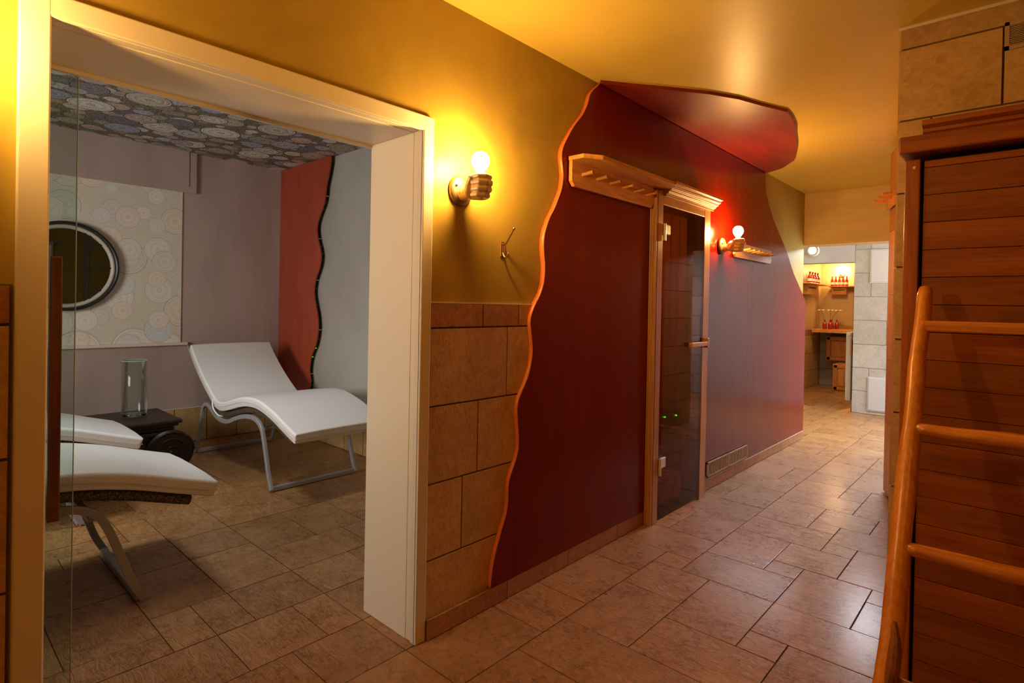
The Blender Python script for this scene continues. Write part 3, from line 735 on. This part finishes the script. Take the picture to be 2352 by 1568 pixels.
for k, z in enumerate((.112, .409, .703, .998)):
    t = z / 1.39; yy = 1.5 + .595 * t - .004; r_ = random.Random(k + 9)
    pts = [Vector((-.232 + .5 * q / 8, yy + r_.uniform(-.003, .003), z + r_.uniform(-.003, .003))) for q in range(9)]
    o = part('rung', tube(bmesh.new(), catmull(pts, 2), [.0165 + .0035 * math.sin(PI * q / 16) for q in range(17)], 12), M_RUNG, ld)
    for pl in o.data.polygons: pl.use_smooth = True
t = 1.28 / 1.39; part('top_rung', B(-.236, .272, 1.5 + .595 * t - .022, 1.5 + .595 * t + .02, 1.266, 1.297), M_RUNG, ld, bev=.004)
kn = bmesh.new(); tube(kn, catmull([(-.238, 1.704, .545), (-.232, 1.682, .50), (-.233, 1.665, .45), (-.238, 1.650, .405), (-.240, 1.645, .385)], 4), [.004 + .011 * math.sin(PI * min(1, q / 16)) for q in range(17)], 10)
part('bark_scar', kn, wood('bark_scar_wood', (.16, .04, .01), (.32, .10, .03), 2, .4, 6, knots=False), ld)

# ------------------------------------------------------------------ plank clad corner behind the stone wall, with pegs
pk = thing('plank_partition', (-.778, 4.934, 0), 'orange plank partition showing past the stone tiled wall', 'partition', rotz=math.atan2(-.15, .051))
zz = [0.012, .52, .98, 1.44, 1.90, 2.48]
for k, (a, b_) in enumerate(zip(zz, zz[1:])):
    obj('plank', B(0, .80, 0, .03, a + .001, b_ - .001, bev=.002), M_DOORW, pk)
obj('edge_post', B(-.002, .03, .03, .06, 0, 2.48), M_DOORW, pk)
pr = thing('peg_rail', (-.772, 4.895, 2.06), 'short wooden peg rail on the plank partition, pegs pointing left', 'coat rack', rotz=math.atan2(-.15, .051))
obj('back_board', B(0.0, .42, -.02, -.004, .0, .10, bev=.003), M_DOORW, pr)
for k in range(3):
    obj('peg', tube(bmesh.new(), [(.03 + k * .15, -.02, .06 + 0 * k), (.025 + k * .15, -.10, .064)], .011, 10), M_LADDER, pr)

# ------------------------------------------------------------------ lounge
# window niche panel, sill, roller box
struct(obj('window_1', B(LX, LX + .012, -.4, 1.775, .922, 2.30), M_WALLL))
struct(obj('trim_6', B(LX, LX + .045, -.4, 1.825, .898, .922), M_WLINE))
bx = struct(obj('trim_7', B(LX, LX + .035, -1.8, 1.885, 2.285, LZ), M_MAUVE)); setbevel(bx, .004)
struct(obj('trim_8', B(LX + .035, LX + .045, -1.8, 1.815, 2.335, LZ), M_MAUVE))
# porthole mirror
mr_ = thing('porthole_mirror', (LX + .014, .93, 1.56), 'round mirror with black rim and thin black grid on the pale wallpaper', 'mirror')
RM = .345
obj('mirror_glass', lathe(bmesh.new(), [(0, .016), (RM - .02, .016), (RM - .02, .0), (0, 0)], (0, 0, 0), 'X', 64), M_MIRROR, mr_)
obj('outer_rim', lathe(bmesh.new(), [(RM - .012, 0), (RM + .012, 0), (RM + .012, .05), (RM - .002, .056), (RM - .012, .05), (RM - .012, 0)], (0, 0, 0), 'X', 64), M_BLACK, mr_, smooth=False)
obj('inner_ring', lathe(bmesh.new(), [(RM - .045, .016), (RM - .042, .032), (RM - .028, .042), (RM - .013, .036), (RM - .012, .016)], (0, 0, 0), 'X', 64), M_RINGL, mr_, smooth=True)
for c in (-.19, 0, .19):
    h = math.sqrt((RM - .015) ** 2 - c * c)
    obj('grid_bar', B(.017, .030, -h, h, c - .006, c + .006), M_BLACK, mr_)
for c in (-.16, .125, .16):
    h = math.sqrt((RM - .015) ** 2 - c * c)
    obj('grid_bar', B(.018, .029, c - .006, c + .006, -h, h), M_BLACK, mr_)
# wavy red panel with led strip on the side wall
LW = [(-4.738, 2.65), (-4.738, 2.594), (-4.771, 2.482), (-4.812, 2.374), (-4.822, 2.297), (-4.855, 2.211), (-4.925, 2.116), (-4.972, 2.016), (-4.953, 1.909), (-4.903, 1.802), (-4.888, 1.711), (-4.918, 1.622), (-4.982, 1.519), (-5.008, 1.401), (-4.971, 1.283), (-4.930, 1.167), (-4.919, 1.05), (-4.955, .916), (-5.040, .785), (-5.07, .658), (-5.048, .558), (-5.056, .494), (-5.071, .43), (-5.07, .335)]
lwc = [(v.x, v.y) for v in catmull([Vector((a, b_, 0)) for a, b_ in LW], 3)]
lp = thing('red_wave_panel', (0, 0, 0), 'tall orange-red panel with one wavy edge in the lounge corner', 'panel')
obj('front_sheet', prism(bmesh.new(), [(LX + .004, .335), (LX + .004, 2.65)] + lwc, lambda p: (p[0], 2.690, p[1]), (0, .012, 0)), M_REDL, lp)
obj('shaded_led_strip', sweep(bmesh.new(), [(x - .030, 2.718, z) for x, z in lwc[3:-2]], .030, .004, side=(0, 1, 0)), M_DARK, lp)  # LED carrier, coloured dark to stand for the shade in the gap
for i in (12, 24, 36, 48, 58, 66):
    x, z = lwc[i]; obj('spacer', cyl(bmesh.new(), (x - .02, 2.700, z), (x - .02, LY, z), .006, seg=10), M_NICKEL, lp)
for i in range(8, 66, 2):
    x, z = lwc[i]
    if i % 12 < 7: obj('green_diode', B(x - .026, x - .022, 2.708, 2.728, z - .003, z + .003), M_LED2 if 50 < i < 58 else M_LEDS, lp)

# loungers
FP = [(0, .018), (.05, .14), (.105, .30), (.14, .398), (.19, .440), (.255, .447), (.33, .422), (.42, .385), (.52, .366), (.63, .366), (.72, .385), (.82, .418), (.95, .452), (1.08, .468), (1.18, .460), (1.255, .42), (1.30, .34), (1.35, .20), (1.385, .10), (1.43, .012)]
CP = [(-.165, .872), (-.08, .79), (.03, .70), (.18, .595), (.33, .505), (.44, .452), (.55, .437), (.69, .460), (.91, .515), (1.08, .540), (1.24, .538), (1.43, .500), (1.62, .440), (1.775, .392)]
def lounger(loc, rotz, label, cs=0.0, clip=None):
    o = thing('lounger', loc, label, 'lounger', 'white lounge chairs in the relaxation room', rotz)
    W2 = .328
    for s in (-1, 1):
        path = [Vector((p.x, s * W2, p.y)) for p in catmull([Vector((a, b_, 0)) for a, b_ in FP], 4)]
        f = obj('side_frame', sweep(bmesh.new(), path, .022, .032, side=(0, 1, 0)), M_ALU, o, smooth=False); setbevel(f, .003)
    for x in (.01, 1.418):
        setbevel(obj('floor_bar', B(x - .016, x + .016, -W2 + .008, W2 - .008, .006, .036), M_ALU, o), .004)
    for x, z in ((.30, .408), (1.24, .405)):
        setbevel(obj('cross_bar', B(x - .015, x + .015, -W2 + .008, W2 - .008, z - .012, z + .012), M_ALU, o), .004)
    pth = [Vector((p.x + cs, 0, p.y)) for p in catmull([Vector((a, b_, 0)) for a, b_ in CP], 5)]
    def strip(off0, off1, hw, trim0=0, trim1=0, dome=0.0, edge=.012):
        bm = bmesh.new(); P_ = pth[trim0:len(pth) - trim1]; rings = []
        ys = [-hw, -hw + edge, -hw * .5, 0, hw * .5, hw - edge, hw]
        for i, p in enumerate(P_):
            t_ = (P_[min(i + 1, len(P_) - 1)] - P_[max(0, i - 1)]).normalized(); nrm = Vector((-t_.z, 0, t_.x))
            ring = []
            for k, y in enumerate(ys):
                dz = 0 if k in (2, 3, 4) else (-.004 if k in (1, 5) else -edge)
                ring.append(bm.verts.new(p + nrm * (off1 + dz + (dome if k == 3 else dome * .7 if k in (2, 4) else 0)) + Vector((0, y, 0))))
            for k, y in reversed(list(enumerate(ys))):
                dz = 0 if k not in (0, 6) else edge * .5
                ring.append(bm.verts.new(p + nrm * (off0 + dz) + Vector((0, y * (.985 if k in (0, 6) else 1), 0))))
            rings.append(ring)
        n = len(rings[0])
        for A, Cc in zip(rings, rings[1:]):
            for i in range(n): bm.faces.new((A[i], A[(i + 1) % n], Cc[(i + 1) % n], Cc[i]))
        bm.faces.new(rings[0][::-1]); bm.faces.new(rings[-1]); bmesh.ops.recalc_face_normals(bm, faces=bm.faces); return bm
    cu = obj('cushion', strip(.002, .078, .350, 0, 0, .004, .012), M_LEATH, o, smooth=True)
    md = cu.modifiers.new('b', 'BEVEL'); md.width = .010; md.segments = 3; md.limit_method = 'ANGLE'; md.angle_limit = math.radians(50)
    wn = cu.modifiers.new('w', 'WEIGHTED_NORMAL')
    e = pth[-1]
    obj('seam', B(e.x + .006, e.x + .016, -.344, .344, e.z + .030, e.z + .034), M_SEAM, cu)
    for s in (-1, 1):
        obj('seam', sweep(bmesh.new(), [p + Vector((-.018, s * .3505, .036)) for p in pth], .003, .003, side=(0, 1, 0)), M_SEAM, cu)
    obj('woven_bed', strip(-.048, -.001, .325, 2, 3, 0, .014), M_RATT, o, smooth=True)
    for s in (-1, 1):
        lp_ = [(.42, s * .350, .52), (.425, s * .356, .48), (.44, s * .352, .44), (.47, s * .330, .395), (.50, s * .300, .385)]
        obj('elastic_strap', tube(bmesh.new(), catmull([Vector(q) for q in lp_], 4), .006, 8), M_ELAST, o, smooth=True)
    return o
lounger((-5.25, 2.095, 0), 0, 'white lounger with raised back standing beside the red wave panel')
lounger((-3.155, -.68, 0), PI / 2, 'nearest white lounger, its foot end reaching past the glass door edge', -.07)
lounger((-4.335, -.68, 0), PI / 2, 'white lounger whose foot end overlaps the carved dark side table', -.07)

# carved side table (ionic capital shape)
tb = thing('carved_side_table', (-5.02, 1.13, 0), 'dark carved wooden side table with scroll ends', 'table')
zt = .41; hx = .305
setbevel(obj('table_top', B(-hx, hx, -.36, .36, zt - .028, zt), M_DARKW, tb), .008)
mo = bmesh.new(); box(mo, -hx + .02, hx - .02, -.34, .34, zt - .050, zt - .028, bev=.006); box(mo, -hx + .045, hx - .045, -.315, .315, zt - .085, zt - .050, bev=.01); box(mo, -hx + .03, hx - .03, -.30, .30, zt - .115, zt - .085, bev=.008)
obj('moulding', mo, M_DARKW, tb)
bd = bmesh.new(); box(bd, -hx + .05, hx - .06, -.26, .26, .004, zt - .10, bev=.01); obj('body', bd, M_DARKW, tb)
for s in (-1, 1):
    cy_, cz_ = s * .285, .168
    vl = obj('scroll', lathe(bmesh.new(), [(0, -.29), (.150, -.29), (.164, -.28), (.155, -.1), (.15, 0), (.155, .1), (.164, .28), (.150, .29), (0, .29)], (0, cy_, cz_), 'X', 48), M_DARKW, tb, smooth=False)
    for xs in (1, -1):
        sp = []
        for k in range(76):
            a = k / 75 * 5.2 * PI; r_ = .148 * (1 - k / 75) ** .85 + .012
            sp.append(Vector((xs * .292, cy_ + s * r_ * math.cos(a), cz_ + r_ * math.sin(a))))
        obj('scroll_ridge', tube(bmesh.new(), sp, [.0085 * (1 - .5 * k / 75) for k in range(76)], 8), M_DARKW, vl, smooth=True)
        obj('scroll_eye', lathe(bmesh.new(), [(.016, 0), (.014, xs * .014), (.007, xs * .02), (0, xs * .022)], (xs * .289, cy_, cz_), 'X', 16), M_DARKW, vl, smooth=True)
for k in range(3):
    obj('carved_leaf', tube(bmesh.new(), catmull([Vector((.262, -.06 + .06 * k, .30)), Vector((.272, -.045 + .06 * k, .25)), Vector((.272, -.075 + .06 * k, .20)), Vector((.262, -.055 + .06 * k, .13))], 4), .012, 8), M_DARKW, tb, smooth=True)
# glass vase
vs_ = thing('glass_vase', (-5.075, 1.262, .411), 'tall clear glass cylinder vase standing on the carved table', 'vase')
obj('glass_wall', lathe(bmesh.new(), [(0, 0), (.082, 0), (.086, .006), (.087, .425), (.083, .428), (.081, .425), (.080, .03), (.075, .024), (0, .022)], (0, 0, 0), 'Z', 48), M_TUMB, vs_, smooth=True)
obj('rim', lathe(bmesh.new(), [(.081, .424), (.084, .429), (.088, .424)], (0, 0, 0), 'Z', 48), M_GEDGE, vs_, smooth=True)
obj('base_disc', lathe(bmesh.new(), [(0, .004), (.080, .004), (.081, .012), (.078, .020), (0, .020)], (0, 0, 0), 'Z', 48), glass_tint('thick_glass_base', (.80, .84, .82), .05, 1.2), vs_, smooth=True)

# ------------------------------------------------------------------ far washroom things
sl = thing('slatted_round_lamp', (-2.205, 8.5, 2.135), 'round wall lamp throwing a sunburst of light on the white header', 'lamp')
obj('base_plate', lathe(bmesh.new(), [(0, 0), (.075, 0), (.075, -.012), (0, -.012)], (0, 0, 0), 'Y', 32), M_CHROME, sl)
obj('lit_bulb', lathe(bmesh.new(), [(0, -.013), (.010, -.016), (.014, -.026), (.010, -.036), (0, -.040)], (0, 0, 0), 'Y', 16), emit('lit_bulb_header', (1, .80, .5), 1500), sl, smooth=True)
obj('front_disc', lathe(bmesh.new(), [(0, -.056), (.046, -.056), (.048, -.060), (.046, -.064), (0, -.066)], (0, 0, 0), 'Y', 32), emit('glowing_front_disc', (1, .86, .62), 3.2), sl)
obj('front_ring', lathe(bmesh.new(), [(.05, -.050), (.07, -.050), (.07, -.062), (.05, -.062), (.05, -.050)], (0, 0, 0), 'Y', 32), M_CHROME, sl)
for k in range(30):
    a = 2 * PI * k / 30; c_, s_ = math.cos(a), math.sin(a)
    bm = bmesh.new(); q = [bm.verts.new((r_ * c_ - u * s_, y, r_ * s_ + u * c_)) for y in (-.002, -.05) for r_, u in ((.050, -.0040), (.072, -.0046), (.072, .0046), (.050, .0040))]
    for f in ((0, 1, 2, 3), (7, 6, 5, 4), (0, 4, 5, 1), (1, 5, 6, 2), (2, 6, 7, 3), (3, 7, 4, 0)): bm.faces.new([q[i] for i in f])
    obj('fin', bm, M_CHROME, sl)
for nm, z0, z1, lb in (('upper', 1.685, 2.122, 'upper white access panel on the pale tiled wall'), ('lower', .042, .482, 'lower white access panel on the pale tiled wall')):
    ap = thing('access_panel', (-1.537, 8.5, z0), lb, 'panel')
    setbevel(obj('frame', B(0, .335, -.012, 0, 0, z1 - z0), M_PLWH, ap), .003)
    setbevel(obj('cover', B(.014, .321, -.018, -.012, .014, z1 - z0 - .014), M_PLWH, ap), .003)
rd = thing('radiator', (-1.722, 8.62, .13), 'slim white radiator on the side of the pale tiled wall', 'radiator')
rb = bmesh.new(); box(rb, -.095, -.03, 0, .55, 0, .91, bev=.01)
obj('panel', rb, M_PLWH, rd)
for k in range(6): obj('rib', B(-.10, -.094, .03 + k * .09, .075 + k * .09, .03, .88, bev=.002), M_PLWH, rd)
obj('bracket', B(-.03, .008, .05, .09, .80, .84), M_CHROME, rd)
obj('valve', lathe(bmesh.new(), [(0, 0), (.014, 0), (.016, .03), (.01, .04), (0, .04)], (-.05, -.02, .86), 'Z', 12), M_CHROME, rd, smooth=True)
tw = thing('towel_strip', (-1.745, 8.60, .76), 'narrow brown towel hanging from the white radiator', 'towel')
obj('cloth', B(-.018, .0, -.006, .016, -.02, .20, bev=.004), M_TOWEL, tw)
dw = thing('door_wedge', (-1.745, 8.47, 0), 'small orange wooden door wedge on the floor below the radiator', 'wedge')
obj('block', prism(bmesh.new(), [(0, 0), (.13, 0), (.13, .055)], lambda p: (-.11 + p[0], 0, p[1]), (0, .05, 0)), M_DOORW, dw)
ct = thing('counter', (-2.3, 10.95, .95), 'orange wooden counter shelf in the far washroom', 'counter')
setbevel(obj('counter_top', B(-.46, .58, -.32, .30, 0, .058), M_PINEY, ct), .004)
setbevel(obj('back_strip', B(-.30, .58, .27, .31, .058, .115), M_PINEY, ct), .003)
def bottle_proto(h=.17, r=.026):
    return lathe(bmesh.new(), [(0, 0), (r * .9, 0), (r, .006), (r, h * .5), (r * .85, h * .6), (r * .42, h * .74), (r * .36, h * .95), (r * .44, h * .97), (r * .44, h), (0, h)], (0, 0, 0), 'Z', 20)
def bottle(loc, label, h=.17, r=.026, group=None, lab=True):
    o = thing('bottle', loc, label, 'bottle', group)
    obj('glass_body', bottle_proto(h, r), M_BOTT, o, smooth=True)
    if lab: obj('paper_label', cyl(bmesh.new(), (0, 0, h * .16), (0, 0, h * .40), r * 1.02, seg=20, caps=False), M_LABEL, o)
    return o
gb = 'red bottles on the left wall shelf'
b0 = None
for k in range(4):
    loc = (-2.69, 10.18 + k * .155, 1.775)
    lb = ('leftmost red bottle, half hidden by the wall end, on the left corner shelf', 'second red bottle from the left on the left corner shelf', 'third red bottle from the left on the left corner shelf', 'rightmost red bottle on the left corner shelf')[k]
    if b0 is None: b0 = bottle(loc, lb, .185, .036, gb)
    else: dup(b0, loc, lb)
s1 = thing('wall_shelf', (-2.80, 9.95, 1.755), 'pine shelf with drawer on the far left wall holding red bottles', 'shelf')
setbevel(obj('shelf_board', B(0, .18, 0, 1.20, 0, .02), M_PINEY, s1), .003)
setbevel(obj('drawer', B(0, .12, .10, .62, -.17, 0), M_PINEY, s1), .004)
obj('drawer_slot', B(.12, .124, .16, .56, -.065, -.05), M_DARK, s1)
s2 = thing('wall_shelf', (-2.62, 11.27, 1.735), 'pine shelf with drawer on the far back wall holding red bottles', 'shelf')
setbevel(obj('shelf_board', B(0, .42, -.20, 0, 0, .02), M_PINEY, s2), .003)
setbevel(obj('drawer', B(.03, .26, -.14, 0, -.13, 0), M_PINEY, s2), .004)
obj('drawer_slot', B(.06, .23, -.144, -.14, -.055, -.042), M_DARK, s2)
gb2 = 'red bottles on the back wall shelf'; b1 = None
for k in range(5):
    loc = (-2.585 + k * .056, 11.15, 1.756)
    lb = ('leftmost', 'second from left', 'middle', 'second from right', 'rightmost')[k] + ' of the five red bottles on the back wall shelf'
    if b1 is None: b1 = bottle(loc, lb, .17, .025, gb2)
    else: dup(b1, loc, lb)
fls = ['leftmost red flower bottle on the counter with one pale bloom', 'second red flower bottle from the left on the counter', 'third red flower bottle from the left on the counter', 'rightmost red flower bottle on the counter']
for k, (x, y) in enumerate(((-2.60, 10.78), (-2.52, 10.80), (-2.535, 10.95), (-2.455, 10.96))):
    o = bottle((x, y, 1.009), fls[k], .16, .034, None, False)
    if k < 3:
        fx = (-.06, .0, .10)[k]
        obj('flower_stem', tube(bmesh.new(), catmull([Vector((0, 0, .12)), Vector((fx * .3, 0, .22)), Vector((fx, 0, .32))], 4), .003, 6), M_STEM, o)
        fb_ = bmesh.new()
        for q in range(9):
            a = 2 * PI * q / 9; p0 = Vector((fx, 0, .32)); d_ = Vector((math.cos(a) * .055, math.sin(a) * .055, .008 * math.sin(q * 2)))
            tube(fb_, [p0, p0 + d_ * .5, p0 + d_], [.004, .010, .005], 6)
        obj('flower_head', fb_, M_PETAL, o)
# chest and cupboard under the counter
def chest(name, loc, w_, d_, h_, label):
    o = thing(name, loc, label, 'cupboard')
    setbevel(obj('body', B(0, w_, 0, d_, 0, h_), M_PINE, o), .004)
    fr = bmesh.new()
    for a in ((.02, w_ - .02, .02, .06), (.02, w_ - .02, h_ - .06, h_ - .02)): box(fr, a[0], a[1], -.014, 0, a[2], a[3])
    for a in ((.02, .065), (w_ - .065, w_ - .02)): box(fr, a[0], a[1], -.014, 0, .02, h_ - .02)
    obj('door_frame', fr, M_PINE, o); setbevel(obj('raised_panel', B(.085, w_ - .085, -.012, 0, .08, h_ - .08), M_PINE, o), .006)
    return o
chest('low_chest', (-2.42, 10.60, 0), .62, .40, .44, 'lower pine chest with raised panel under the far counter')
chest('cupboard', (-2.62, 10.98, .46), .80, .24, .42, 'upper pine cupboard tucked directly under the far counter')
struct(obj('trim_9', B(-2.27, -2.20, 11.235, 11.27, 1.07, 2.05), M_PINE))
wb = thing('bare_bulb_lamp', (-2.46, 11.27, 1.96), 'glowing globe wall lamp above the back wall shelf', 'lamp')
obj('wall_plate', lathe(bmesh.new(), [(0, 0), (.05, 0), (.045, -.02), (0, -.022)], (0, 0, 0), 'Y', 24), M_BRONZE, wb)
obj('arm', tube(bmesh.new(), catmull([Vector((0, -.01, 0)), Vector((0, -.08, -.02)), Vector((0, -.12, .02))], 4), .008, 10), M_BRONZE, wb)
obj('lit_bulb', lathe(bmesh.new(), [(0, .01), (.02, .012), (.045, .045), (.05, .07), (.042, .10), (.02, .118), (0, .12)], (0, -.13, 0), 'Z', 24), M_BULBW, wb, smooth=True)
